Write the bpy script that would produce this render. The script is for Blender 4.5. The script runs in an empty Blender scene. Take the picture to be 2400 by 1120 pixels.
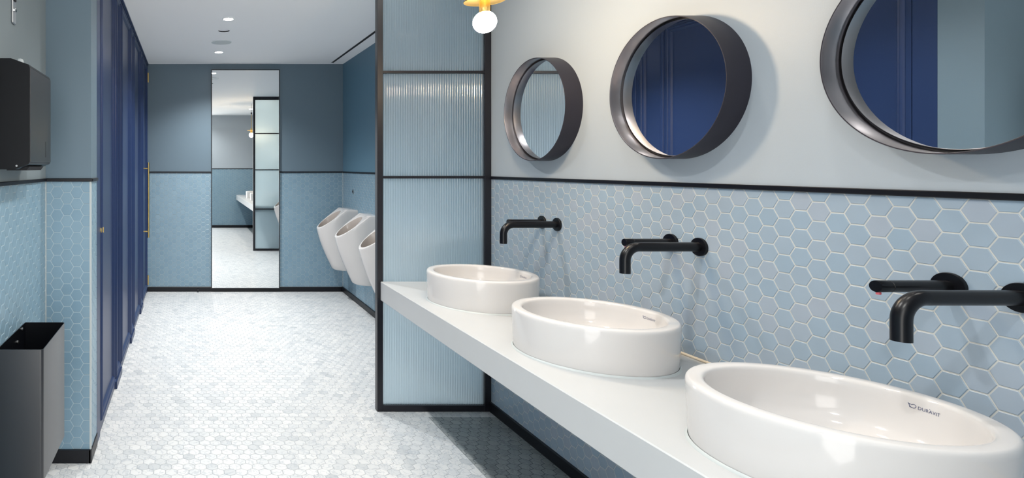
import bpy, math, random
from mathutils import Vector, Matrix
random.seed(7)
C = bpy.context.scene.collection
sc = bpy.context.scene

# ------------------------------------------------------------------ camera
cam_d = bpy.data.cameras.new('camera')
cam_d.sensor_width = 36.0
cam_d.lens = 1350 * 36.0 / 2400
cam_d.shift_x = (1200 - 442) / 2400
cam_d.shift_y = -(560 - 390) / 2400
cam_d.clip_start = 0.02
cam = bpy.data.objects.new('camera', cam_d)
EYE = 1.38
cam.location = (0, 0, EYE)
cam.rotation_euler = (math.pi / 2, 0, 0)
C.objects.link(cam)
sc.camera = cam

# ------------------------------------------------------------------ exposure / world
sc.view_settings.view_transform = 'Standard'
sc.view_settings.look = 'None'
sc.view_settings.gamma = 1.0
sc.view_settings.exposure = 0.40
sc.view_settings.use_curve_mapping = False
w = bpy.data.worlds.new('world'); sc.world = w; w.use_nodes = True
w.node_tree.nodes['Background'].inputs[0].default_value = (1.0, 0.985, 0.955, 1)
w.node_tree.nodes['Background'].inputs[1].default_value = 3.7  # bright world as soft fill, let in through the added rear opening
sc.cycles.use_denoising = True
sc.cycles.max_bounces = 14
sc.cycles.diffuse_bounces = 7
sc.cycles.glossy_bounces = 7
sc.cycles.transmission_bounces = 12
sc.cycles.sample_clamp_indirect = 6.0

# ------------------------------------------------------------------ room dimensions
W = 1.704       # right wall
YF = 6.358      # far wall
YB = -0.20      # wall behind the camera
H = 2.51        # ceiling
XL = -0.667     # near left wall
XP = -0.455     # plane of the blue doors / pier side
PY0, PY1 = 2.688, 2.857
TZ = 1.317      # black dado trim
YS = 3.24       # glass screen
CT = 0.734      # counter top
DOWN = (1.0, 0.965, 0.92)

def spot(name, x, y, e, size=math.radians(118), blend=0.6, col=(1.0, 0.99, 0.965), z=H - 0.012, rad=0.04):
    l = bpy.data.lights.new(name, 'SPOT'); l.energy = e; l.color = col
    l.spot_size = size; l.spot_blend = blend; l.shadow_soft_size = rad
    o = bpy.data.objects.new(name, l); o.location = (x, y, z); C.objects.link(o)
    return o
DL_FAR = [(0.304, 4.41), (0.299, 5.69)]
DL_NEAR = [(0.30, 3.02), (0.30, 1.72), (0.30, 0.42)]
DL_COUNTER = [(1.25, 2.70), (1.25, 1.98), (1.25, 1.24)]
for x, y in DL_FAR: spot('downlight_lamp', x, y, 165, size=math.radians(130), blend=1.0)
for x, y in DL_NEAR: spot('downlight_lamp', x, y, 74, size=math.radians(140), blend=1.0)
for x, y in DL_COUNTER: spot('downlight_lamp', x, y, 6, size=math.radians(150), blend=1.0, col=(1.0, 0.93, 0.84))
# far bay: soft daylight-white ceiling light over the aisle
# ------------------------------------------------------------------ materials
def srgb(r, g, b):
    f = lambda c: (c / 255 / 12.92) if c / 255 <= 0.04045 else ((c / 255 + 0.055) / 1.055) ** 2.4
    return (f(r), f(g), f(b), 1)

def mat(name, col, rough=0.5, metal=0.0, spec=0.5, coat=0.0, noise=0.0, nscale=6.0, bump=0.0, bscale=60, emit=None, es=0.0):
    m = bpy.data.materials.new(name); m.use_nodes = True
    nt = m.node_tree; p = nt.nodes['Principled BSDF']
    p.inputs['Base Color'].default_value = col
    p.inputs['Roughness'].default_value = rough
    p.inputs['Metallic'].default_value = metal
    p.inputs['Specular IOR Level'].default_value = spec
    if coat:
        p.inputs['Coat Weight'].default_value = coat; p.inputs['Coat Roughness'].default_value = 0.06
    if noise:
        g = nt.nodes.new('ShaderNodeNewGeometry'); n = nt.nodes.new('ShaderNodeTexNoise')
        n.inputs['Scale'].default_value = nscale; n.inputs['Detail'].default_value = 5
        r = nt.nodes.new('ShaderNodeMapRange'); r.inputs['To Min'].default_value = 1 - noise; r.inputs['To Max'].default_value = 1 + noise
        x = nt.nodes.new('ShaderNodeVectorMath'); x.operation = 'SCALE'
        x.inputs[0].default_value = col[:3]
        nt.links.new(g.outputs['Position'], n.inputs['Vector']); nt.links.new(n.outputs['Fac'], r.inputs['Value'])
        nt.links.new(r.outputs[0], x.inputs['Scale']); nt.links.new(x.outputs[0], p.inputs['Base Color'])
    if bump:
        g2 = nt.nodes.new('ShaderNodeNewGeometry'); n2 = nt.nodes.new('ShaderNodeTexNoise')
        n2.inputs['Scale'].default_value = bscale; n2.inputs['Detail'].default_value = 3
        b = nt.nodes.new('ShaderNodeBump'); b.inputs['Strength'].default_value = bump; b.inputs['Distance'].default_value = 0.002
        nt.links.new(g2.outputs['Position'], n2.inputs['Vector']); nt.links.new(n2.outputs['Fac'], b.inputs['Height'])
        nt.links.new(b.outputs[0], p.inputs['Normal'])
    if emit:
        p.inputs['Emission Color'].default_value = emit; p.inputs['Emission Strength'].default_value = es
    return m

def tile_mat(name, cols, rough=0.35, vein=None, bump=0.08, mott=0.05):
    """glazed or stone tile: one tone per tile (object random + 'tone' attribute) plus soft mottling or veins"""
    m = bpy.data.materials.new(name); m.use_nodes = True
    nt = m.node_tree; N = nt.nodes; L = nt.links; p = N['Principled BSDF']
    oi = N.new('ShaderNodeObjectInfo'); at = N.new('ShaderNodeAttribute'); at.attribute_name = 'tone'
    ad = N.new('ShaderNodeMath'); ad.operation = 'ADD'; fr = N.new('ShaderNodeMath'); fr.operation = 'FRACT'
    L.new(oi.outputs['Random'], ad.inputs[0]); L.new(at.outputs['Fac'], ad.inputs[1]); L.new(ad.outputs[0], fr.inputs[0])
    cr = N.new('ShaderNodeValToRGB'); el = cr.color_ramp.elements
    while len(el) < len(cols): el.new(0.5)
    for i, c in enumerate(cols):
        el[i].position = c[0]; el[i].color = c[1]
    L.new(fr.outputs[0], cr.inputs[0])
    g = N.new('ShaderNodeNewGeometry'); n = N.new('ShaderNodeTexNoise'); n.noise_dimensions = '4D'
    n.inputs['Scale'].default_value = 14; n.inputs['Detail'].default_value = 4
    mu = N.new('ShaderNodeMath'); mu.operation = 'MULTIPLY'; mu.inputs[1].default_value = 3.0
    L.new(fr.outputs[0], mu.inputs[0]); L.new(mu.outputs[0], n.inputs['W']); L.new(g.outputs['Position'], n.inputs['Vector'])
    r = N.new('ShaderNodeMapRange'); r.inputs['From Min'].default_value = 0.25; r.inputs['From Max'].default_value = 0.75
    r.inputs['To Min'].default_value = 1 - mott; r.inputs['To Max'].default_value = 1 + mott
    L.new(n.outputs['Fac'], r.inputs['Value'])
    sx = N.new('ShaderNodeVectorMath'); sx.operation = 'SCALE'
    L.new(cr.outputs[0], sx.inputs[0]); L.new(r.outputs[0], sx.inputs['Scale'])
    out = sx.outputs[0]
    if vein:
        n3 = N.new('ShaderNodeTexNoise'); n3.noise_dimensions = '4D'; n3.inputs['Scale'].default_value = 16
        n3.inputs['Detail'].default_value = 6; n3.inputs['Distortion'].default_value = 1.4
        mv = N.new('ShaderNodeMath'); mv.operation = 'MULTIPLY'; mv.inputs[1].default_value = 40
        L.new(fr.outputs[0], mv.inputs[0]); L.new(mv.outputs[0], n3.inputs['W']); L.new(g.outputs['Position'], n3.inputs['Vector'])
        vr = N.new('ShaderNodeValToRGB'); e = vr.color_ramp.elements
        e[0].position = 0.47; e[0].color = (0, 0, 0, 1); e[1].position = 0.53; e[1].color = (0, 0, 0, 1)
        mid = e.new(0.5); mid.color = (1, 1, 1, 1)
        L.new(n3.outputs['Fac'], vr.inputs[0])
        ms = N.new('ShaderNodeMath'); ms.operation = 'MULTIPLY'; ms.inputs[1].default_value = vein[1]
        L.new(vr.outputs[0], ms.inputs[0])
        mx = N.new('ShaderNodeMix'); mx.data_type = 'RGBA'; mx.inputs[7].default_value = vein[0]
        L.new(ms.outputs[0], mx.inputs[0]); L.new(out, mx.inputs[6]); out = mx.outputs[2]
    L.new(out, p.inputs['Base Color'])
    p.inputs['Roughness'].default_value = rough
    b = N.new('ShaderNodeBump'); b.inputs['Strength'].default_value = bump; b.inputs['Distance'].default_value = 0.004
    L.new(n.outputs['Fac'], b.inputs['Height']); L.new(b.outputs[0], p.inputs['Normal'])
    return m

M_PAINT = mat('blue_grey_paint', srgb(98, 117, 130), 0.5, noise=0.02, nscale=2, bump=0.05, bscale=300)
M_WALL_N = mat('mid_grey_wall', srgb(124, 135, 140), 0.5, noise=0.015, nscale=2, bump=0.05, bscale=300)  # mid grey tone for the upper near left wall
M_PAINT_U = mat('teal_grey_panel_paint', srgb(90, 126, 146), 0.5, noise=0.015, nscale=2, bump=0.05, bscale=300)
M_WALL_L = mat('pale_grey_wall', srgb(166, 175, 183), 0.5, noise=0.015, nscale=2, bump=0.05, bscale=300)  # paler grey tone for the upper near right and back walls
M_CEIL = mat('ceiling_paint', srgb(246, 247, 248), 0.8, noise=0.01, nscale=1.5)
M_GROUT = mat('tile_grout', srgb(195, 196, 191), 0.85, noise=0.06, nscale=40)
M_GROUTB = mat('blue_tile_grout', srgb(170, 186, 193), 0.85, noise=0.06, nscale=40)
M_FGROUT = mat('floor_grout', srgb(158, 163, 168), 0.8, noise=0.05, nscale=30)
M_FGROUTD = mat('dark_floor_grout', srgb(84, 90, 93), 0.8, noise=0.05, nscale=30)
M_TILE = tile_mat('pale_blue_glaze', [(0, srgb(145, 164, 180)), (0.35, srgb(148, 165, 180)), (0.7, srgb(151, 166, 180)), (1, srgb(156, 167, 180))], 0.34, bump=0.03, mott=0.04)
M_TILEB = tile_mat('blue_glaze', [(0, srgb(120, 149, 167)), (0.5, srgb(124, 152, 169)), (1, srgb(128, 155, 171))], 0.34, bump=0.08, mott=0.03)
M_MARBLE = tile_mat('white_marble', [(0, srgb(180, 184, 187)), (0.10, srgb(194, 197, 199)), (0.5, srgb(200, 202, 203)), (1, srgb(208, 209, 209))], 0.34,
                    vein=(srgb(148, 156, 166), 0.6), bump=0.03, mott=0.03)
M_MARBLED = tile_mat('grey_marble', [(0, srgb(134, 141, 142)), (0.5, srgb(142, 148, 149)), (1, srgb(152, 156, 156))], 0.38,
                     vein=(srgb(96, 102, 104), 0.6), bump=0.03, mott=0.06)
M_BLACK = mat('black_skirting', srgb(9, 11, 19), 0.4, spec=0.35)
M_FRAME = mat('black_frame_metal', srgb(20, 20, 28), 0.34, spec=0.5)
M_BLUE = mat('navy_satin_paint', srgb(34, 50, 86), 0.36, spec=0.4, noise=0.03, nscale=4)
M_WHITE = mat('white_ceramic', srgb(208, 205, 203), 0.09, coat=0.0)
M_STONE = mat('pale_composite_stone', srgb(184, 186, 187), 0.38, noise=0.045, nscale=5, bump=0.03)
M_TAP = mat('matt_black_brass', srgb(7, 7, 12), 0.3, spec=0.35)
M_RIM = mat('anthracite_metal', srgb(140, 137, 142), 0.3, metal=1.0)
M_RIMO = mat('anthracite_metal_outer', srgb(44, 42, 52), 0.42, metal=0.3)
M_MIRROR = mat('mirror_silver', (0.93, 0.95, 0.95, 1), 0.0, metal=1.0)
M_EDGE = mat('polished_edge', (0.85, 0.88, 0.88, 1), 0.08, metal=1.0)
M_BRASS = mat('brushed_brass', srgb(216, 188, 122), 0.28, metal=1.0)
M_STEEL = mat('brushed_steel', srgb(190, 192, 194), 0.3, metal=1.0)
M_SATIN = mat('black_powder_coat', srgb(8, 10, 15), 0.36, spec=0.25)
M_BINF = mat('bin_powder_coat', srgb(14, 17, 24), 0.42, spec=0.5, coat=0.5)
M_BINF.node_tree.nodes['Principled BSDF'].inputs['Coat Roughness'].default_value = 0.3
M_BINF.node_tree.nodes['Principled BSDF'].inputs['Coat IOR'].default_value = 1.65
M_COVER = mat('dispenser_cover_coat', srgb(30, 30, 34), 0.32, spec=1.0)
M_GREYW = mat('grey_white_plastic', srgb(190, 198, 200), 0.5)
M_WPL = mat('white_plastic', srgb(225, 230, 232), 0.45)
M_DARK = mat('dark_gap', srgb(30, 30, 34), 0.8)
M_SEAL = mat('pale_silicone', srgb(184, 190, 190), 0.45)
M_INK = mat('blue_grey_print', srgb(72, 78, 112), 0.5)
M_RED = mat('red_plastic', srgb(205, 95, 105), 0.4)
M_BULB = mat('glowing_opal_glass', (1, 0.9, 0.75, 1), 0.3, emit=(1, 0.76, 0.50, 1), es=195)
M_LED = mat('lit_led_lens', (1, 1, 1, 1), 0.3, emit=(1.0, 0.98, 0.94, 1), es=60)

def glass_mat():
    m = bpy.data.materials.new('reeded_frosted_glass'); m.use_nodes = True
    p = m.node_tree.nodes['Principled BSDF']
    p.inputs['Base Color'].default_value = srgb(232, 246, 250)
    p.inputs['Roughness'].default_value = 0.3
    p.inputs['IOR'].default_value = 1.5
    p.inputs['Transmission Weight'].default_value = 1.0
    p.inputs['Coat Weight'].default_value = 1.0; p.inputs['Coat Roughness'].default_value = 0.07
    nt = m.node_tree; tr = nt.nodes.new('ShaderNodeBsdfTranslucent'); tr.inputs[0].default_value = srgb(226, 242, 250)
    mx = nt.nodes.new('ShaderNodeMixShader'); mx.inputs[0].default_value = 0.38
    nt.links.new(p.outputs[0], mx.inputs[1]); nt.links.new(tr.outputs[0], mx.inputs[2])
    nt.links.new(mx.outputs[0], nt.nodes['Material Output'].inputs['Surface'])
    return m
M_GLASS = glass_mat()

# ------------------------------------------------------------------ helpers
def link(name, me, parent=None, m=None, smooth=None):
    o = bpy.data.objects.new(name, me); C.objects.link(o)
    if parent: o.parent = parent
    if m is not None:
        for k in (m if isinstance(m, (list, tuple)) else [m]): me.materials.append(k)
    if smooth is not None:
        for f in me.polygons: f.use_smooth = True
        me.set_sharp_from_angle(angle=math.radians(smooth))
    return o

def mk(name, V, F, m=None, parent=None, smooth=None, mi=None):
    me = bpy.data.meshes.new(name); me.from_pydata([tuple(v) for v in V], [], F); me.update()
    o = link(name, me, parent, m, smooth)
    if mi:
        for f, k in zip(me.polygons, mi): f.material_index = k
    return o

def struct(o): o['kind'] = 'structure'; return o
def tag(o, label, cat, group=None):
    o['label'] = label; o['category'] = cat
    if group: o['group'] = group
    return o
def empty(name, loc, label, cat, group=None):
    o = bpy.data.objects.new(name, None); o.location = loc; o.empty_display_size = 0.1; C.objects.link(o)
    return tag(o, label, cat, group)

class MB:
    def __init__(s): s.V = []; s.F = []; s.I = []
    def box(s, a, b, k=0, bev=0.0):
        x0, y0, z0 = a; x1, y1, z1 = b
        if bev <= 0:
            n = len(s.V)
            s.V += [(x, y, z) for z in (z0, z1) for y in (y0, y1) for x in (x0, x1)]
            for f in ((0, 2, 3, 1), (4, 5, 7, 6), (0, 1, 5, 4), (2, 6, 7, 3), (0, 4, 6, 2), (1, 3, 7, 5)):
                s.F.append([n + i for i in f]); s.I.append(k)
            return s
        # chamfered box: 24 vertices
        n = len(s.V); cx = [(x0 + x1) / 2, (y0 + y1) / 2, (z0 + z1) / 2]; h = [(x1 - x0) / 2, (y1 - y0) / 2, (z1 - z0) / 2]
        idx = {}
        for sx in (-1, 1):
            for sy in (-1, 1):
                for sz in (-1, 1):
                    for ax in range(3):
                        p = []
                        for i, sg in enumerate((sx, sy, sz)):
                            p.append(cx[i] + sg * (h[i] - (0 if i == ax else bev)))
                        idx[(sx, sy, sz, ax)] = len(s.V); s.V.append(tuple(p))
        def fc(vs, nrm):
            P = [Vector(s.V[i]) for i in vs]
            if len(P) >= 3 and (P[1] - P[0]).cross(P[2] - P[0]).dot(Vector(nrm)) < 0: vs = vs[::-1]
            s.F.append(vs); s.I.append(k)
        for ax in range(3):
            o1, o2 = [i for i in range(3) if i != ax]
            for sg in (-1, 1):
                vs = []
                for a_, b_ in ((-1, -1), (1, -1), (1, 1), (-1, 1)):
                    t = [0, 0, 0]; t[ax] = sg; t[o1] = a_; t[o2] = b_; vs.append(idx[(t[0], t[1], t[2], ax)])
                nr = [0, 0, 0]; nr[ax] = sg; fc(vs, nr)
        for ax in range(3):       # edges along ax
            o1, o2 = [i for i in range(3) if i != ax]
            for a_ in (-1, 1):
                for b_ in (-1, 1):
                    t0 = [0, 0, 0]; t0[o1] = a_; t0[o2] = b_; t1 = list(t0); t0[ax] = -1; t1[ax] = 1
                    nr = [0, 0, 0]; nr[o1] = a_; nr[o2] = b_
                    fc([idx[(*t0, o1)], idx[(*t1, o1)], idx[(*t1, o2)], idx[(*t0, o2)]], nr)
        for sx in (-1, 1):
            for sy in (-1, 1):
                for sz in (-1, 1):
                    fc([idx[(sx, sy, sz, i)] for i in range(3)], (sx, sy, sz))
        return s
    def loops(s, L, close=True, cap0=False, cap1=False, k=0):
        n = len(s.V); m = len(L[0])
        for l in L: s.V += [tuple(v) for v in l]
        for a in range(len(L) - 1):
            for i in range(m if close else m - 1):
                j = (i + 1) % m
                s.F.append([n + a * m + i, n + a * m + j, n + (a + 1) * m + j, n + (a + 1) * m + i]); s.I.append(k)
        if cap0: s.F.append([n + i for i in range(m)][::-1]); s.I.append(k)
        if cap1: s.F.append([n + (len(L) - 1) * m + i for i in range(m)]); s.I.append(k)
        return s
    def lathe(s, prof, c=(0, 0, 0), axis='z', seg=48, cap0=False, cap1=False, k=0):
        L = []
        for r, h in prof:
            ring = []
            for i in range(seg):
                a = 2 * math.pi * i / seg; u, v = r * math.cos(a), r * math.sin(a)
                if axis == 'z': p = (c[0] + u, c[1] + v, c[2] + h)
                elif axis == 'x': p = (c[0] + h, c[1] + u, c[2] + v)
                else: p = (c[0] + v, c[1] + h, c[2] + u)
                ring.append(p)
            L.append(ring)
        return s.loops(L, True, cap0, cap1, k)
    def tube(s, pts, r, seg=24, cap=True, k=0):
        pts = [Vector(p) for p in pts]; L = []
        up = None
        for i, p in enumerate(pts):
            t = (pts[min(i + 1, len(pts) - 1)] - pts[max(i - 1, 0)]).normalized()
            if up is None:
                up = Vector((0, 1, 0)) if abs(t.y) < 0.9 else Vector((1, 0, 0))
            u = up.cross(t).normalized(); v = t.cross(u).normalized()
            L.append([p + u * (r * math.cos(2 * math.pi * j / seg)) + v * (r * math.sin(2 * math.pi * j / seg)) for j in range(seg)])
        return s.loops(L, True, cap, cap, k)
    def build(s, name, m, parent=None, smooth=None):
        return mk(name, s.V, s.F, m, parent, smooth, s.I if any(s.I) else None)

def copy_tree(o, parent=None):
    c = o.copy(); C.objects.link(c)
    if parent: c.parent = parent
    for ch in [x for x in bpy.data.objects if x.parent == o]: copy_tree(ch, c)
    return c

# ------------------------------------------------------------------ hexagonal tiling
def clip(poly, f):
    out = []
    for i in range(len(poly)):
        a, b = poly[i], poly[(i + 1) % len(poly)]; fa, fb = f(a), f(b)
        if fa >= 0: out.append(a)
        if (fa >= 0) != (fb >= 0):
            t = fa / (fa - fb); out.append((a[0] + (b[0] - a[0]) * t, a[1] + (b[1] - a[1]) * t))
    return out
def area(p): return 0.5 * sum(p[i][0] * p[(i + 1) % len(p)][1] - p[(i + 1) % len(p)][0] * p[i][1] for i in range(len(p)))
def shrink(poly, d):
    c = (sum(p[0] for p in poly) / len(poly), sum(p[1] for p in poly) / len(poly))
    out = []
    for p in poly:
        l = math.hypot(p[0] - c[0], p[1] - c[1]); k = max(0.2, (l - d) / l) if l > 1e-6 else 1
        out.append((c[0] + (p[0] - c[0]) * k, c[1] + (p[1] - c[1]) * k))
    return out
def dedupe(poly):
    out = []
    for p in poly:
        if not out or math.hypot(p[0] - out[-1][0], p[1] - out[-1][1]) > 6e-4: out.append(p)
    if len(out) > 1 and math.hypot(out[0][0] - out[-1][0], out[0][1] - out[-1][1]) < 6e-4: out.pop()
    return out
def prism(poly, t, bev=0.0012):
    n = len(poly); inn = shrink(poly, bev)
    V = [(p[0], p[1], -t - 0.002) for p in poly] + [(p[0], p[1], -0.0008) for p in poly] + [(p[0], p[1], 0) for p in inn]
    F = []
    for a in (0, n):
        for i in range(n):
            j = (i + 1) % n; F.append([a + i, a + j, a + n + j, a + n + i])
    F.append([2 * n + i for i in range(n)])
    return V, F
def px(P):
    return (442 + 1350 * P[0] / P[1], 390 - 1350 * (P[2] - EYE) / P[1]) if P[1] > 0.05 else (-9999, -9999)

def tiling(parent, M, rect, s, o0, flat, m, t=0.0016, gap=0.0029, limit=300, seen=True, hole=None, keep=None):
    """M: local (u, v, n) frame -> world.  rect u0,v0,u1,v1.  o0: a lattice point.  flat: horizontal edges up and down."""
    u0, v0, u1, v1 = rect; f2 = s * math.sqrt(3) / 2
    g = s - gap / math.sqrt(3)
    ang = 0 if flat else math.radians(30)
    base = [(g * math.cos(ang + math.radians(60 * i)), g * math.sin(ang + math.radians(60 * i))) for i in range(6)]
    tiles = []
    du, dv = (1.5 * s, 2 * f2) if flat else (2 * f2, 1.5 * s)
    for i in range(int((u0 - o0[0]) / du) - 2, int((u1 - o0[0]) / du) + 3):
        for j in range(int((v0 - o0[1]) / dv) - 2, int((v1 - o0[1]) / dv) + 3):
            if flat: c = (o0[0] + i * du, o0[1] + (j + 0.5 * (i % 2)) * dv)
            else: c = (o0[0] + (i + 0.5 * (j % 2)) * du, o0[1] + j * dv)
            poly = [(c[0] + b[0], c[1] + b[1]) for b in base]; full = True
            for f in (lambda p: p[0] - u0, lambda p: u1 - p[0], lambda p: p[1] - v0, lambda p: v1 - p[1]):
                if any(f(p) < 0 for p in poly):
                    full = False; poly = clip(poly, f)
                    if len(poly) < 3: break
            if len(poly) < 3: continue
            if not full: poly = dedupe(poly)
            if len(poly) < 3 or area(poly) < 6e-5: continue
            if hole and all(hole[0] < p[0] < hole[2] and hole[1] < p[1] < hole[3] for p in poly): continue
            if keep and not all(keep(p) for p in poly): 
                continue
            sc_ = 0
            if seen:
                q = [px(M @ Vector((p[0], p[1], 0))) for p in poly]
                cx = sum(a[0] for a in q) / len(q); cy = sum(a[1] for a in q) / len(q)
                if -5 < cx < 2405 and -5 < cy < 1125: sc_ = abs(area(q))
            tiles.append((sc_, full, c, poly))
    tiles.sort(key=lambda a: -a[0])
    shared = None; V = []; F = []; tone = []
    for k, (sc_, full, c, poly) in enumerate(tiles):
        if k < limit and sc_ > 45:
            if full:
                if shared is None:
                    v, f = prism(base, t); shared = bpy.data.meshes.new('tile'); shared.from_pydata(v, [], f); shared.materials.append(m)
                o = bpy.data.objects.new('tile', shared); C.objects.link(o)
                jit = Matrix.Rotation(random.uniform(-1, 1) * 0.004, 4, 'X') @ Matrix.Rotation(random.uniform(-1, 1) * 0.004, 4, 'Y')
                o.matrix_world = M @ Matrix.Translation((c[0], c[1], random.uniform(-2, 0) * 1e-4)) @ jit
            else:
                v, f = prism(poly, t); v = [(a[0] - c[0], a[1] - c[1], a[2]) for a in v]
                me = bpy.data.meshes.new('tile'); me.from_pydata(v, [], f); me.materials.append(m)
                o = bpy.data.objects.new('tile', me); C.objects.link(o); o.matrix_world = M @ Matrix.Translation((c[0], c[1], 0))
            o.parent = parent
        else:
            v, f = prism(poly, t); n = len(V); dz = random.uniform(-2, 0) * 1e-4
            V += [tuple(M @ Vector((a[0], a[1], a[2] + dz))) for a in v]; F += [[n + i for i in a] for a in f]
            tone += [random.random()] * len(v)
    if V:
        o = mk('tile_field', V, F, m, parent); o['kind'] = 'stuff'
        a = o.data.attributes.new('tone', 'FLOAT', 'POINT'); a.data.foreach_set('value', tone)

def frame(o, u, v, n):
    return Matrix(((u[0], v[0], n[0], o[0]), (u[1], v[1], n[1], o[1]), (u[2], v[2], n[2], o[2]), (0, 0, 0, 1)))
S = 0.03008; SB = 0.0305
BB = 0.055; TH = 0.015   # skirting height, trim height
TT = TZ - TH / 2; G = 0.0014

# ------------------------------------------------------------------ room shell
fl = MB(); fl.box((XL - 0.1, YB - 0.1, -0.12), (W + 0.1, YF + 0.1, -G), 0)
floor = struct(fl.build('floor', M_FGROUT))
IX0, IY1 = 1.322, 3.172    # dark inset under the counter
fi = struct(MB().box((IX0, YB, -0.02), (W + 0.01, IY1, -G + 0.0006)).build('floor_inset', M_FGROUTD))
SF = 0.0306
FM = frame((0, 0, 0), (1, 0, 0), (0, 1, 0), (0, 0, 1))
fo = (0.028, 2.786)
tiling(floor, FM, (XP - 0.02, YB, IX0 - 0.001, IY1 + 0.0), SF, fo, False, M_MARBLE, limit=230)
tiling(floor, FM, (XP - 0.02, IY1 + 0.001, W, YF), SF, fo, False, M_MARBLE, limit=70)
tiling(floor, FM, (XL, YB, XP - 0.021, PY0), SF, fo, False, M_MARBLE, limit=0)
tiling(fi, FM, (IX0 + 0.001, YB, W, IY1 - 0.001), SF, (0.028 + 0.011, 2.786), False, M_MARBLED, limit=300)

# ceiling with a real round recess for the flush detector
def ceiling():
    cx, cy, R = 0.295, 4.80, 0.047; h = 0.08; mb = MB()
    X = [XL - 0.1, cx - h, cx + h, W + 0.1]; Y = [YB - 0.1, cy - h, cy + h, YF + 0.1]
    for i in range(3):
        for j in range(3):
            if i == 1 and j == 1: continue
            n = len(mb.V); mb.V += [(X[i], Y[j], H), (X[i + 1], Y[j], H), (X[i + 1], Y[j + 1], H), (X[i], Y[j + 1], H)]
            mb.F.append([n + 3, n + 2, n + 1, n]); mb.I.append(0)
    sq, ci, up = [], [], []
    for i in range(32):
        a = 2 * math.pi * i / 32; c_, s_ = math.cos(a), math.sin(a); k = h / max(abs(c_), abs(s_))
        sq.append((cx + c_ * k, cy + s_ * k, H)); ci.append((cx + c_ * R, cy + s_ * R, H)); up.append((cx + c_ * R, cy + s_ * R, H + 0.03))
    mb.loops([sq, ci]); mb.loops([ci, up], k=1, cap1=True)
    mb.box((XL - 0.1, YB - 0.1, H + 0.04), (W + 0.1, YF + 0.1, H + 0.12))
    return struct(mb.build('ceiling', [M_CEIL, M_DARK]))
ceiling()

def wall(name, a, b, ga, gb, low=M_GROUT, up=M_PAINT):
    """a..b painted upper slab, ga..gb grout slab behind the tiles"""
    mb = MB(); mb.box(a, b, 0); mb.box(ga, gb, 1)
    return struct(mb.build(name, [up, low]))
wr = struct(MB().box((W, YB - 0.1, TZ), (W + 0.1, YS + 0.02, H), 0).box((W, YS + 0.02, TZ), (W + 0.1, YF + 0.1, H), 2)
            .box((W + G, YB - 0.1, 0), (W + 0.1, YF + 0.1, TZ), 1).build('wall_right', [M_WALL_L, M_GROUT, M_PAINT_U]))
wf = wall('wall_far', (XP - 0.1, YF, TZ), (W + 0.1, YF + 0.1, H), (XP - 0.1, YF + G, 0), (W + 0.1, YF + 0.1, TZ), M_GROUTB)
DX = 0.42; DZ = 2.38   # opening added behind the camera so world light fills the room
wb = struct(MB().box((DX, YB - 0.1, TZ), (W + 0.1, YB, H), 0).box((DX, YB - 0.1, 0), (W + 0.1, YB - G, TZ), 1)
            .box((XL - 0.1, YB - 0.1, DZ), (DX, YB, H), 0).build('wall_back', [M_WALL_L, M_GROUTB]))
wl = wall('wall_left', (XL - 0.1, YB - 0.1, TZ), (XL, PY0, H), (XL - 0.1, YB - 0.1, 0), (XL - G, PY0, TZ), M_GROUTB, M_WALL_N)
wp = wall('wall_left_pier', (XL - 0.1, PY0, TZ), (XP, PY1, H), (XL - 0.1, PY0 + G, 0), (XP - G, PY1, TZ), M_GROUTB)
wc = struct(MB().box((XP - 0.12, PY1, 0), (XP - 0.02, YF + 0.1, H)).build('wall_left_cubicles', M_BLUE))

MR = frame((W, 0, 0), (0, -1, 0), (0, 0, 1), (-1, 0, 0))     # right wall: u = -y
tiling(wr, MR, (-YS - 0.02, BB, -YB, TT), S, (-1.649, 1.2316 - 0.02605), True, M_TILE, limit=300)
tiling(wr, MR, (-YF, BB, -YS - 0.021, TT), S, (-1.649, 1.2316 - 0.02605), True, M_TILEB, limit=0)
MF = frame((0, YF, 0), (1, 0, 0), (0, 0, 1), (0, -1, 0))
tiling(wf, MF, (XP, BB, W, TT), SB, (-0.02, 1.27), True, M_TILEB, limit=300, hole=(0.27, 0.05, 0.98, 2))
ML = frame((XL, 0, 0), (0, 1, 0), (0, 0, 1), (1, 0, 0))
tiling(wl, ML, (YB, BB, PY0 - 0.004, TT), SB, (2.62, 1.28), True, M_TILEB, limit=300)
MP = frame((0, PY0, 0), (1, 0, 0), (0, 0, 1), (0, -1, 0))
tiling(wp, MP, (XL + 0.004, BB, XP - 0.006, TT), 0.0307, (-0.567, 1.285), True, M_TILEB, limit=200)
MS = frame((XP, 0, 0), (0, 1, 0), (0, 0, 1), (1, 0, 0))
tiling(wp, MS, (PY0 + 0.006, BB, PY1 - 0.002, TT), 0.0307, (2.75, 1.285), True, M_TILEB, limit=100)
MBk = frame((0, YB, 0), (-1, 0, 0), (0, 0, 1), (0, 1, 0))
tiling(wb, MBk, (-W, BB, -DX, TT), SB, (0, 1.27), True, M_TILEB, limit=0, seen=False)

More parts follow.
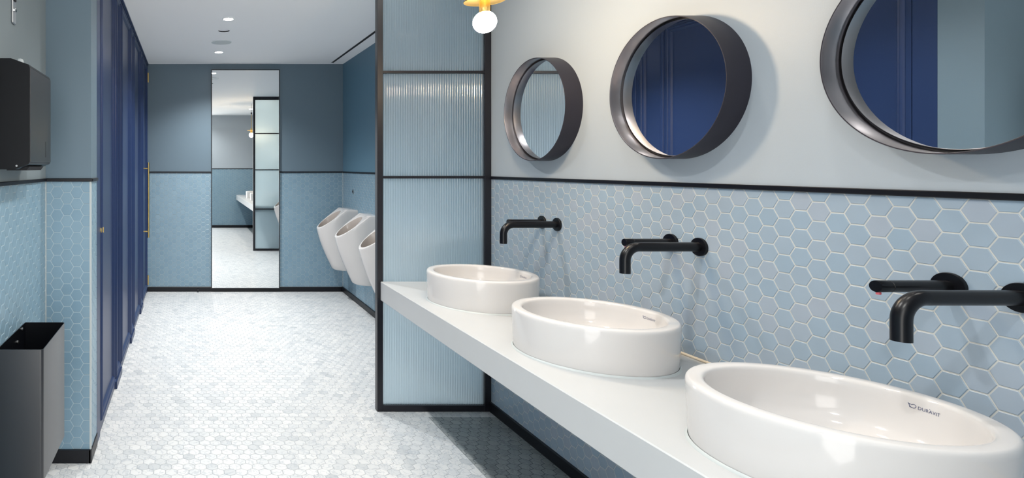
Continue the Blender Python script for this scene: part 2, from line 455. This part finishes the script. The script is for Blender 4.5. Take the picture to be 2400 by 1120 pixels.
# skirting boards, black dado trims, corner seals
def sk(name, a, b): return struct(MB().box(a, b, bev=0.002).build(name, M_BLACK))
d = 0.012
sk('baseboard_right', (W - d, YB, 0), (W + 0.01, YF, BB))
sk('baseboard_far', (XP, YF - d, 0), (W - d, YF + 0.01, BB - 0.004))
sk('baseboard_left', (XL - 0.01, YB, 0), (XL + d, PY0 - d, BB + 0.004))
sk('baseboard_pier', (XL, PY0 - d, 0), (XP + 0.0, PY0 + 0.01, BB + 0.006))
sk('baseboard_pier_side', (XP - 0.01, PY0 - d, 0), (XP + 0.004, PY1, BB + 0.006))
sk('baseboard_back', (DX, YB - 0.01, 0), (W - d, YB + d, BB))
t0, t1 = TZ - TH / 2, TZ + TH / 2
sk('trim_1', (W - 0.008, YB, t0), (W + 0.01, YF, t1))
sk('trim_2', (XP, YF - 0.008, t0), (W - 0.008, YF + 0.01, t1))
sk('trim_3', (XL - 0.01, YB, t0), (XL + 0.008, PY0 - 0.008, t1))
sk('trim_4', (XL, PY0 - 0.008, t0), (XP + 0.008, PY0 + 0.01, t1))
sk('trim_5', (XP - 0.01, PY0 - 0.007, t0), (XP + 0.008, PY1, t1))
sk('trim_6', (DX, YB - 0.01, t0), (W - 0.008, YB + 0.008, t1))
def seal(name, a, b): return struct(MB().box(a, b).build(name, M_SEAL))
seal('trim_7', (XL - 0.004, PY0 - 0.004, BB), (XL + 0.0035, PY0 + 0.004, t0))
seal('trim_8', (XP - 0.007, PY0 - 0.0015, BB), (XP + 0.0015, PY0 + 0.007, t0))
seal('trim_9', (W - 0.004, YF - 0.004, BB), (W + 0.003, YF + 0.003, t0))

# ------------------------------------------------------------------ navy cubicle doors and fixed panels
def ring_panel(y0, y1, z0, z1, prof, m=M_BLUE, base=XP):
    mb = MB(); L = []
    for ins, dx in prof:
        L.append([(base + dx, y0 + ins, z0 + ins), (base + dx, y0 + ins, z1 - ins), (base + dx, y1 - ins, z1 - ins), (base + dx, y1 - ins, z0 + ins)])
    mb.loops(L[::-1], True); return mb
MOULD = [(0, -0.006), (0.0, 0.002), (0.006, 0.008), (0.014, 0.010), (0.018, 0.004), (0.024, 0.003), (0.030, 0.005), (0.036, 0.001), (0.044, -0.009), (0.046, -0.011)]
wide = [(2.985, 3.55), (3.885, 4.478), (4.775, 5.37), (5.672, 6.262)]
narrow = [(3.592, 3.825), (4.503, 4.733), (5.392, 5.628)]
ZB, ZT = 0.062, 2.468
edges = [(2.958, 3.571), (3.846, 4.490), (4.754, 5.381), (5.650, 6.285)]
for k, ((a, b), (e0, e1)) in enumerate(zip(wide, edges)):
    mb = MB()
    # slab in four rails around the recessed panel
    i = 0.044
    mb.box((XP - 0.019, e0 + 0.002, 0.014), (XP, a + 0.02, 2.485)); mb.box((XP - 0.019, b - 0.02, 0.014), (XP, e1 - 0.002, 2.485))
    mb.box((XP - 0.019, a + 0.02, 0.014), (XP, b - 0.02, ZB + 0.02)); mb.box((XP - 0.019, a + 0.02, ZT - 0.02), (XP, b - 0.02, 2.485))
    dr = struct(mb.build('door_%d' % (k + 1), M_BLUE))
    MB().box((XP - 0.018, a + 0.02, ZB + 0.02), (XP - 0.010, b - 0.02, ZT - 0.02)).build('door_panel', M_BLUE, dr)
    ring_panel(a, b, ZB, ZT, MOULD).build('panel_moulding', M_BLUE, dr)
    if k == 3:
        hb = MB(); hb.tube([(-0.398, 5.72, 0.675), (-0.398, 5.72, 1.42)], 0.0095, 20)
        h = hb.build('pull_handle', M_BRASS, dr, 40); h['label'] = 'long brushed brass bar handle'
        for z in (0.735, 1.36):
            MB().tube([(XP, 5.72, z), (-0.398, 5.72, z)], 0.007, 16).build('standoff', M_BRASS, h, 40)
    if k == 3:
        for z in (0.14, 1.25, 2.35):
            hg = MB(); hg.tube([(XP + 0.012, 6.294, z - 0.052), (XP + 0.012, 6.294, z + 0.052)], 0.009, 14)
            hg.box((XP - 0.001, 6.27, z - 0.05), (XP + 0.003, 6.32, z + 0.05))
            hg.build('hinge', M_BRASS, dr, 40)
    if k == 0:
        th = MB(); th.lathe([(0.019, 0), (0.019, 0.004), (0.015, 0.006)], (XP, 3.0, 1.05), 'x', 24, True, True)
        t_ = th.build('lock_rose', M_BRASS, dr, 40); t_['label'] = 'round brass lock rose'
        MB().box((XP + 0.006, 2.996, 1.036), (XP + 0.014, 3.004, 1.064), bev=0.002).build('turn_button', M_BRASS, t_)
fixed = MB()
fx = [(PY1 + 0.0, 2.956)] + [(edges[i][1], edges[i + 1][0]) for i in range(3)] + [(6.287, YF)]
for k, (a, b) in enumerate(fx):
    if 0 < k < 4:
        p, q = narrow[k - 1]
        fixed.box((XP - 0.019, a, 0), (XP, p + 0.015, 2.49)); fixed.box((XP - 0.019, q - 0.015, 0), (XP, b, 2.49))
        fixed.box((XP - 0.019, p + 0.015, 0), (XP, q - 0.015, ZB + 0.015)); fixed.box((XP - 0.019, p + 0.015, ZT - 0.015), (XP, q - 0.015, 2.49))
        fixed.box((XP - 0.018, p + 0.015, ZB + 0.015), (XP - 0.011, q - 0.015, ZT - 0.015))
        fixed.box((XP, a, 0), (XP + 0.012, b, 0.045))
    else: fixed.box((XP - 0.019, a, 0), (XP + 0.001, b, 2.49))
fixed.box((XP - 0.019, PY1, 2.488), (XP + 0.006, YF, H)); fixed.box((XP + 0.006, PY1, 2.497), (XP + 0.014, YF, H))
fxo = struct(fixed.build('wall_left_panelling', M_BLUE))
for p, q in narrow: ring_panel(p, q, ZB, ZT, MOULD).build('panel_moulding', M_BLUE, fxo)

# ------------------------------------------------------------------ stone counter
cm = MB(); CX0 = 1.078; th = 0.106
cm.box((CX0, YB, CT - th), (W, YS - 0.004, CT), bev=0.003)
ctr = cm.build('stone_counter', M_STONE); tag(ctr, 'long pale grey stone worktop fixed to the tiled wall, carrying the basins', 'counter')
struct(MB().box((W - 0.010, YB, CT - 0.0005), (W - 0.0005, YS - 0.004, CT + 0.008), bev=0.003).build('trim_10', mat('cream_sealant', srgb(226, 212, 190), 0.5)))

# ------------------------------------------------------------------ reeded glass screen
scr = empty('glass_screen', (1.06, YS, 0), 'floor-to-ceiling black-framed reeded glass screen between counter and urinals', 'screen')
def part(mb, name, m, root, smooth=None):
    o = mb.build(name, m, root, smooth); o.location = -Vector(root.location); return o
SX0 = 1.062; pw = 0.032; pd = 0.040
part(MB().box((SX0, YS, 0), (SX0 + pw, YS + pd, H), bev=0.0015), 'frame_post', M_FRAME, scr)
part(MB().box((W - 0.036, YS, 0), (W - 0.001, YS + pd, H), bev=0.0015), 'frame_post', M_FRAME, scr)
part(MB().box((SX0 + pw, YS, 0), (W - 0.036, YS + pd, 0.034), bev=0.0015), 'frame_rail', M_FRAME, scr)
part(MB().box((SX0 + pw, YS, H - 0.05), (W - 0.036, YS + pd, H - 0.001), bev=0.0015), 'frame_rail', M_FRAME, scr)
rz = [0.678, 1.319, 1.912]
for z in rz: part(MB().box((SX0 + pw, YS + 0.004, z - 0.007), (W - 0.036, YS + pd - 0.006, z + 0.007), bev=0.001), 'glazing_bar', M_FRAME, scr)
cuts = [0.034] + rz + [H - 0.05]
gx0, gx1 = SX0 + pw - 0.003, W - 0.036 + 0.003
for k in range(4):
    za = cuts[k] + (0.0075 if k else 0.001); zb = cuts[k + 1] - (0.0075 if k < 3 else 0.001)
    nfl = 42; seg = 6; pitch = (gx1 - gx0) / nfl; L0 = []; L1 = []
    for i in range(nfl * seg + 1):
        t = (i % seg) / seg; x = gx0 + i * pitch / seg
        y = YS + 0.019 - 0.0024 * math.sin(math.pi * t)
        L0.append((x, y, za)); L1.append((x, y, zb))
    L0 += [(gx1, YS + 0.025, za), (gx0, YS + 0.025, za)]; L1 += [(gx1, YS + 0.025, zb), (gx0, YS + 0.025, zb)]
    g_ = MB(); g_.loops([L0, L1], True, True, True)
    part(g_, 'glass_pane', M_GLASS, scr, 35)

# ------------------------------------------------------------------ tall mirror on the far wall
tm = empty('tall_mirror', (0.626, YF, 0.04), 'tall narrow black-edged mirror on the far wall', 'mirror')
tm.rotation_euler = (0.0010, 0, 0.0014)
def loc(mb, name, m, root, smooth=None): return mb.build(name, m, root, smooth)
hw, hh = 0.373, 2.402
loc(MB().box((-hw, -0.020, 0), (hw, -0.003, hh)), 'mirror_backing', M_DARK, tm)
loc(MB().box((-hw + 0.005, -0.0225, 0.004), (hw - 0.005, -0.0202, hh - 0.004)), 'mirror_glass', M_MIRROR, tm)
for a, b in (((-hw - 0.003, -0.026, -0.003), (-hw + 0.005, -0.003, hh + 0.003)), ((hw - 0.005, -0.026, -0.003), (hw + 0.003, -0.003, hh + 0.003)),
             ((-hw + 0.005, -0.026, hh - 0.004), (hw - 0.005, -0.003, hh + 0.003)), ((-hw + 0.005, -0.026, -0.003), (hw - 0.005, -0.003, 0.004))):
    loc(MB().box(a, b), 'edge_strip', M_FRAME, tm)

# ------------------------------------------------------------------ basins
def make_basin():
    r = empty('washbasin', (1.386, 2.731, CT), '', 'washbasin', 'round basins along the counter')
    prof = [(0.225, 0.001), (0.2325, 0.001), (0.2335, 0.006), (0.2355, 0.04), (0.2375, 0.09), (0.239, 0.130), (0.2388, 0.136), (0.2372, 0.141), (0.2345, 0.1443), (0.231, 0.1455),
            (0.213, 0.1455), (0.2085, 0.1445), (0.2052, 0.1415), (0.2035, 0.136), (0.2025, 0.12), (0.199, 0.09), (0.190, 0.062), (0.170, 0.040), (0.135, 0.026), (0.09, 0.019), (0.045, 0.016), (0.030, 0.014), (0.028, 0.009)]
    mb = MB(); mb.lathe(prof, seg=128, cap0=True, cap1=True); mb.build('bowl', M_WHITE, r, 50)
    MB().lathe([(0.031, 0.012), (0.031, 0.0175), (0.027, 0.019), (0.0, 0.0195)], seg=32).build('drain', M_STEEL, r, 40)
    MB().lathe([(0.2335, 0.0), (0.2400, 0.0), (0.2385, 0.003), (0.2345, 0.006)], seg=96).build('sealant_ring', M_SEAL, r, 60)
    # maker's mark printed inside the bowl, on the wall side
    cu = bpy.data.curves.new('t', 'FONT'); cu.body = 'DURAVIT'; cu.size = 0.0098; cu.space_character = 1.06
    to = bpy.data.objects.new('t', cu); C.objects.link(to); bpy.context.view_layer.update()
    me = bpy.data.meshes.new_from_object(to); bpy.data.objects.remove(to)
    V = [tuple(v.co) for v in me.vertices]; F = [list(p.vertices) for p in me.polygons]
    wmax = max(v[0] for v in V); kx = 0.0385 / wmax; V = [(v[0] * kx + 0.0145, v[1], 0) for v in V]
    def stroke(P, wd):
        n = len(V); P = [Vector((a, b)) for a, b in P]
        for i, p in enumerate(P):
            t = (P[min(i + 1, len(P) - 1)] - P[max(i - 1, 0)]).normalized(); q = Vector((-t.y, t.x)) * wd / 2
            V.extend([(p.x + q.x, p.y + q.y, 0), (p.x - q.x, p.y - q.y, 0)])
        for i in range(len(P) - 1): F.append([n + 2 * i, n + 2 * i + 1, n + 2 * i + 3, n + 2 * i + 2])
    stroke([(-0.0015, 0.0085), (0.0015, 0.0072), (0.0048, 0.0062), (0.0062, 0.0078), (0.0085, 0.0083), (0.0108, 0.0070), (0.0118, 0.0045), (0.0108, 0.0018), (0.0085, 0.0003), (0.0058, 0.0002), (0.0030, 0.0010), (0.0012, 0.0030), (0.0004, 0.0062), (-0.0015, 0.0085)], 0.0011)
    stroke([(0.0012, 0.0012), (0.0030, 0.0010), (0.0058, 0.0004)], 0.0016)
    stroke([(0.0345, 0.0072), (0.0345, 0.0092)], 0.0010)
    def wrap(v):
        R = 0.2015; z = 0.117 + v[1]; R = 0.2025 - (0.12 - z) * 0.11 - 0.0006
        a = -(v[0] - 0.026) / R
        return (R * math.cos(a), R * math.sin(a), z)
    lg = mk('printed_logo', [wrap(v) for v in V], F, M_INK, r); lg['label'] = 'small blue-grey DURAVIT mark with winged D emblem'
    return r
b0 = make_basin()
BY = [2.731, 1.985, 1.243]
BL = ['round white ceramic basin farthest along the counter, beside the glass screen',
      'middle round white ceramic basin, between the two other basins on the counter',
      'nearest and largest-looking round white basin, at the right end of the picture']
basins = [b0] + [copy_tree(b0) for _ in range(2)]
for o, y, l in zip(basins, BY, BL): o.location = (1.386, y, CT); o['label'] = l

# ------------------------------------------------------------------ wall taps
def make_tap():
    r = empty('wall_tap', (W, 2.66, 1.112), '', 'tap', 'black wall taps over the basins')
    R = 0.0156; pts = [(0, 0, 0), (-0.10, 0, 0), (-0.205, 0, 0)]; br = 0.045; X = 0.250
    for i in range(0, 13):
        a = math.pi / 2 * i / 12; pts.append((-(X - br) - br * math.sin(a), 0, -br + br * math.cos(a)))
    pts += [(-X, 0, -0.088)]
    MB().tube(pts, R, 32).build('spout', M_TAP, r, 40)
    MB().lathe([(0.006, -0.0886), (0.0112, -0.0886)], (-X, 0, 0), seg=24, cap0=True).build('aerator', M_DARK, r)
    fp = [(0.0305, 0.001), (0.0305, -0.006), (0.0295, -0.0075), (0.0148, -0.0085)]
    MB().lathe(fp, (0, 0, 0), 'x', 48, True, True).build('spout_rose', M_TAP, r, 35)
    y = 0.114
    MB().lathe(fp, (0, y, 0), 'x', 48, True, True).build('handle_rose', M_TAP, r, 35)
    hd = MB().lathe([(0.0132, 0.0), (0.0132, -0.138), (0.0126, -0.1385), (0.0126, -0.1398), (0.0132, -0.1403), (0.0132, -0.1655), (0.0124, -0.167)], (0, y, 0), 'x', 32, False, True).build('handle', M_TAP, r, 35)
    rd = MB().lathe([(0.0038, -0.0185), (0.0045, -0.0165), (0.0040, -0.0125)], (-0.160, y, 0), 'z', 16, True, False).build('temperature_stud', M_RED, hd, 60)
    rd['label'] = 'tiny red stud under the handle tip'
    return r
tp = make_tap(); taps = [tp] + [copy_tree(tp) for _ in range(2)]
TL = ['matt black wall tap over the farthest basin, next to the glass screen', 'matt black wall tap over the middle basin',
      'matt black wall tap over the nearest basin, cut by the right edge']
for o, y, l in zip(taps, (2.66, 1.919, 1.175), TL): o.location = (W, y, 1.112); o['label'] = l

# ------------------------------------------------------------------ round mirrors
def make_rmirror():
    r = empty('round_mirror', (W, 2.731, 1.649), '', 'mirror', 'round mirrors above the counter')
    R = 0.243; D = 0.076; t = 0.0028
    out = MB().lathe([(R - t, 0), (R, 0), (R, -D), (R - 0.0006, -D - 0.0004), (R - t, -D)], seg=128, axis='x'); out.build('rim', M_RIMO, r, 40)
    MB().lathe([(R - t, -D), (R - t - 0.0004, -D + 0.0005), (R - t - 0.0004, 0)], seg=128, axis='x').build('rim_lining', M_RIM, r, 40)
    mz = -0.029
    MB().lathe([(R - 0.0030, mz + 0.005), (R - 0.013, mz + 0.005)], seg=128, axis='x', cap0=False, cap1=True).build('mirror_backing', M_DARK, r, 40)
    MB().lathe([(R - 0.0095, mz + 0.004), (R - 0.0095, mz - 0.0005), (R - 0.0120, mz - 0.002)], seg=128, axis='x').build('bevelled_edge', M_EDGE, r, 60)
    MB().lathe([(R - 0.0118, mz - 0.0022), (0.0, mz - 0.0022)], seg=128, axis='x').build('mirror_glass', M_MIRROR, r).rotation_euler = (0, 0, 0.0098)
    return r
rm = make_rmirror(); rms = [rm] + [copy_tree(rm) for _ in range(2)]
RL = ['smallest-looking round dark-rimmed mirror, reflecting the reeded glass screen', 'middle round dark-rimmed mirror, reflecting the navy doors',
      'nearest round dark-rimmed mirror, cut by the top right of the picture']
for o, y, l in zip(rms, (2.731, 1.985, 1.243), RL): o.location = (W, y, 1.649); o['label'] = l

# ------------------------------------------------------------------ urinals
def make_urinal():
    r = empty('urinal', (W, 5.96, 0.318), '', 'urinal', 'white urinals on the right wall')
    K = 72; hz = 0.626
    def outline(d, hw, cx, p=2.6, back=0.0):
        L = []
        for i in range(K):
            a = 2 * math.pi * i / K; c_, s_ = math.cos(a), math.sin(a)
            if c_ >= 0:       # front half, superellipse
                e = 2 / p; L.append((cx + (d - cx) * abs(c_) ** e, hw * (1 if s_ >= 0 else -1) * abs(s_) ** e))
            else:
                k = 1 / max(abs(c_), abs(s_)); L.append((max(back, cx + (cx - back) * c_ * k), hw * s_ * k))
        return L
    def zt(dx): return 0.626 if dx < 0.11 else 0.626 - (dx - 0.11) * 0.765
    bot = outline(0.215, 0.118, 0.075, 2.3); top = outline(0.375, 0.170, 0.135, 2.2)
    L = [[(-b[0] * 0.93, b[1] * 0.92, 0.0) for b in bot], [(-b[0] * 0.985, b[1] * 0.98, 0.006) for b in bot]]
    for v in [0.03, 0.12, 0.25, 0.4, 0.55, 0.7, 0.85, 0.95, 0.985]:
        g = math.sin(v * math.pi / 2) ** 1.05 * 0.55 + v * 0.45
        L.append([(-(b[0] + (t[0] - b[0]) * g), b[1] + (t[1] - b[1]) * g, v * zt(t[0])) for b, t in zip(bot, top)])
    oval = []
    oc, oa, ob = 0.246, 0.112, 0.128
    for i in range(K):
        a = 2 * math.pi * i / K; c_, s_ = math.cos(a), math.sin(a)
        oval.append((oc + oa * c_ * (1 if c_ > 0 else 1.0), ob * s_ * (1 - 0.12 * max(0, -c_))))
    for g in (0.06, 0.2, 0.45, 0.7, 0.9, 1.0):
        row = []
        for t, o in zip(top, oval):
            x = t[0] + (o[0] - t[0]) * g; y = t[1] + (o[1] - t[1]) * g
            row.append((-x, y, zt(x) - (0.002 if g in (0.06, 1.0) else 0)))
        L.append(row)
    mb = MB(); mb.loops(L, True, True); ob_ = mb.build('body', M_WHITE, r, 38)
    I = [L[-1]]
    for k, (sx, dz) in enumerate([(0.985, -0.012), (0.97, -0.06), (0.90, -0.14), (0.75, -0.25), (0.5, -0.33), (0.2, -0.36)]):
        I.append([(-(oc - 0.05 * k / 5 + (o[0] - oc) * sx), o[1] * sx, max(zt(o[0]) + dz, 0.12) if k < 4 else 0.2 - 0.02 * k) for o in oval])
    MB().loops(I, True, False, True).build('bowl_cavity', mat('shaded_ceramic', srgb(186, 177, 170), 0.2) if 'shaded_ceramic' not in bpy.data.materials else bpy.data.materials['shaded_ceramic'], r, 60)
    return r
ur = make_urinal(); urs = [ur] + [copy_tree(ur) for _ in range(3)]
UL = ['white wall-hung urinal farthest away, nearest the far corner', 'second white wall-hung urinal from the far corner',
      'white wall-hung urinal half hidden behind the black post of the glass screen', 'white wall-hung urinal blurred behind the reeded glass screen']
UY = (5.96, 5.22, 4.48, 3.74)
for o, y, l in zip(urs, UY, UL): o.location = (W, y, 0.318); o['label'] = l
def make_sensor():
    r = empty('flush_sensor', (W, 5.96, 1.12), '', 'sensor', 'flush sensors above the urinals')
    MB().lathe([(0.024, 0.001), (0.024, -0.004), (0.021, -0.006)], axis='x', seg=32, cap0=True, cap1=True).build('plate', M_STEEL, r, 40)
    MB().lathe([(0.012, -0.006), (0.012, -0.008), (0.010, -0.009)], axis='x', seg=24, cap1=True).build('lens', M_DARK, r, 40)
    return r
se = make_sensor(); ses = [se] + [copy_tree(se) for _ in range(3)]
SL = ['small round dark sensor above the farthest urinal', 'small round sensor above the second urinal from the corner', 'small round sensor above the urinal behind the screen post',
      'small round sensor above the urinal behind the reeded glass']
for o, y, l in zip(ses, UY, SL): o.location = (W, y, 1.12); o['label'] = l

# ------------------------------------------------------------------ paper towel dispenser
dp = empty('towel_dispenser', (XL, 2.15, 1.37), 'black angular paper towel dispenser on the left wall above the bin', 'dispenser')
def prism_y(prof, y0, y1): return MB().loops([[(x, y0, z) for x, z in prof], [(x, y1, z) for x, z in prof]], True, True, True)
prf = [(0.0, 0.0), (0.066, 0.0), (0.112, 0.019), (0.1155, 0.024), (0.1155, 0.356), (0.112, 0.364), (0.050, 0.386), (0.0, 0.386)]
prism_y([(x * 0.995 if 0 < i < 7 else x, z) for i, (x, z) in enumerate(prf)], -0.150, 0.146).build('body', M_SATIN, dp)
MB().box((0.1145, -0.149, 0.026), (0.1175, 0.145, 0.353), bev=0.001).build('front_cover', M_COVER, dp)
MB().box((0.1172, 0.062, 0.045), (0.1180, 0.066, 0.105)).build('level_slot', M_DARK, dp)
prism_y([(0.02, -0.004), (0.09, -0.004), (0.1, 0.01), (0.02, 0.01)], -0.10, 0.10).build('towel_lip', M_DARK, dp)
MB().lathe([(0.0035, 0), (0.0035, 0.002)], (0.07, -0.1515, 0.012), 'y', 12, True, True).build('key_lock', M_STEEL, dp)

# small clear dome stop on the wall just above the dispenser
kb = MB().lathe([(0.013, 0), (0.0135, 0.008), (0.011, 0.015), (0.005, 0.019), (0.0, 0.0195)], axis='x', seg=32).build('wall_button', M_GREYW, None, 60)
kb.location = (XL, 2.262, 1.79); tag(kb, 'small round pale button on the wall just above the black dispenser', 'button')

# keyed switch plate
sw = empty('switch_plate', (XL, 2.185, 1.985), 'narrow polished steel plate with rocker and key switch, top left of the wall', 'switch')
MB().box((0, -0.022, -0.065), (0.007, 0.022, 0.10), bev=0.003).build('plate', M_STEEL, sw)
MB().box((0.006, -0.009, 0.02), (0.012, 0.009, 0.062), bev=0.002).build('rocker', M_DARK, sw)
MB().box((0.011, -0.008, 0.055), (0.013, 0.008, 0.061)).build('indicator', M_RED, sw)['label'] = 'thin red mark on the rocker'
MB().lathe([(0.009, 0.006), (0.009, 0.013), (0.007, 0.014)], (0, 0, -0.012), 'x', 20, False, True).build('key_barrel', M_EDGE, sw, 40)
MB().box((0.013, -0.0015, -0.018), (0.0146, 0.0015, -0.006)).build('key_slot', M_DARK, sw)

# ------------------------------------------------------------------ waste bin on the left wall
bn = empty('waste_bin', (XL, 2.155, 0.295), 'black open-topped sheet metal waste bin on the left wall', 'bin')
x0, x1, y0, y1, z1 = 0.006, 0.167, -0.175, 0.175, 0.455
def rr(ins, z, rad=0.012):
    P = []
    for (cx, cy, a0) in ((x1 - rad, y1 - rad, 0), (x0 + 0.003, y1 - 0.003, 90), (x0 + 0.003, y0 + 0.003, 180), (x1 - rad, y0 + rad, 270)):
        q = rad if cx > 0.1 else 0.003
        for i in range(6):
            a = math.radians(a0 + 90 * i / 5); P.append((cx + (q - ins) * math.cos(a), cy + (q - ins) * math.sin(a), z))
    return P
MB().loops([rr(0, 0), rr(0, z1), rr(0.002, z1)], True, True).build('bin_shell', M_BINF, bn, 40)
MB().loops([rr(0.002, z1), rr(0.002, 0.004)], True, False, True).build('bin_lining', M_SATIN, bn, 40)
for y, z in ((0.06, z1 - 0.045), (-0.08, z1 - 0.06), (0.12, z1 - 0.012)):
    MB().lathe([(0.006, 0.0), (0.006, 0.003), (0.003, 0.005)], (x0 + 0.003, y, z), 'x', 16, False, True).build('fixing_screw', M_STEEL, bn, 40)

ds = MB().tube([(0, 0, 0.028), (0, -0.034, 0.028)], 0.006, 16)
ds.lathe([(0.010, 0), (0.010, -0.004)], (0, 0, 0.028), 'y', 20, True, True).lathe([(0.0075, -0.030), (0.0085, -0.036), (0.0085, -0.044)], (0, 0, 0.028), 'y', 20, True, True)
dso = ds.build('door_stop', M_FRAME, None, 40); dso.location = (0.104, YF - 0.0125, 0); tag(dso, 'tiny black door stop on the skirting left of the tall mirror', 'door stop')

# ------------------------------------------------------------------ ceiling fittings
def make_downlight():
    r = empty('downlight', (0, 0, H), '', 'downlight', 'small round ceiling downlights')
    MB().lathe([(0.046, 0), (0.046, -0.003), (0.040, -0.005), (0.036, -0.003)], seg=48).build('trim_ring', M_WPL, r, 40)
    MB().lathe([(0.036, -0.003), (0.0, -0.0035)], seg=48).build('lamp_lens', M_LED, r, 40)
    return r
dl = make_downlight(); dls = [dl] + [copy_tree(dl) for _ in range(7)]
for o, (x, y), l in zip(dls, DL_FAR + DL_NEAR + DL_COUNTER, ['lit downlight nearer the camera, in front of the round speaker', 'lit downlight nearest the far wall, behind the round speaker',
        'lit ceiling downlight in line with the glass screen', 'lit ceiling downlight over the aisle by the middle basin', 'lit ceiling downlight over the aisle nearest the camera',
        'lit ceiling downlight above the farthest basin', 'lit ceiling downlight above the middle basin', 'lit ceiling downlight above the nearest basin']):
    o.location = (x, y, H); o['label'] = l
sp = empty('ceiling_speaker', (0.299, 5.24, H), 'flat round grey speaker grille in the white ceiling', 'speaker')
MB().lathe([(0.093, 0.001), (0.093, -0.003), (0.090, -0.004)], seg=64).build('bezel', M_WPL, sp, 40)
MB().lathe([(0.090, -0.004), (0.0, -0.0045)], seg=64).build('grille', M_GREYW, sp, 40)
dt = MB().lathe([(0.0462, 0.012), (0.0462, 0.008), (0.0, 0.008)], (0, 0, 0), seg=48).build('flush_detector', M_CEIL, None, 40)
dt.location = (0.295, 4.80, H); tag(dt, 'white round cover recessed in the ceiling between nearer downlight and speaker', 'detector')
sl = empty('air_slot', (1.564, 4.8, H), 'long thin black linear air slot in the ceiling over the urinals', 'air vent')
MB().box((-0.011, -1.4, -0.0015), (0.011, 1.47, 0)).build('slot_recess', M_DARK, sl)
for x in (-0.0125, 0.011): MB().box((x, -1.402, -0.003), (x + 0.0015, 1.472, 0)).build('slot_edge', M_FRAME, sl)

# ------------------------------------------------------------------ brass pendant lamp
def make_pendant():
    r = empty('pendant_lamp', (1.149, 2.235, 1.94), '', 'lamp', 'brass globe pendants over the counter')
    MB().lathe([(0.0, -0.042)] + [(0.042 * math.sin(a), -0.042 * math.cos(a)) for a in [math.pi * i / 20 for i in range(1, 19)]], seg=40).build('globe_bulb', M_BULB, r, 180)
    MB().lathe([(0.017, 0.034), (0.0195, 0.036), (0.0195, 0.085), (0.017, 0.09), (0.016, 0.12)], seg=32, cap1=True).build('lamp_holder', M_BRASS, r, 35)
    MB().lathe([(0.0, 0.083), (0.070, 0.083), (0.074, 0.081), (0.075, 0.084), (0.073, 0.087), (0.0, 0.089)], seg=64).build('brass_disc', M_BRASS, r, 40)
    MB().tube([(0, 0, 0.11), (0, 0, 0.38)], 0.005, 16).build('stem', M_BRASS, r, 40)
    MB().lathe([(0.008, 0.375), (0.013, 0.380), (0.013, 0.405), (0.008, 0.410)], seg=24, cap0=True, cap1=True).build('coupling', M_FRAME, r, 40)
    MB().tube([(0, 0, 0.405), (0, 0, H - 1.94)], 0.003, 12).build('suspension_rod', M_FRAME, r, 40)
    return r
pn = make_pendant(); pn.location = (1.149, 2.235, 1.94)
pn['label'] = 'glowing globe lamp under a brass disc, hanging beside the glass screen post'; del pn['group']
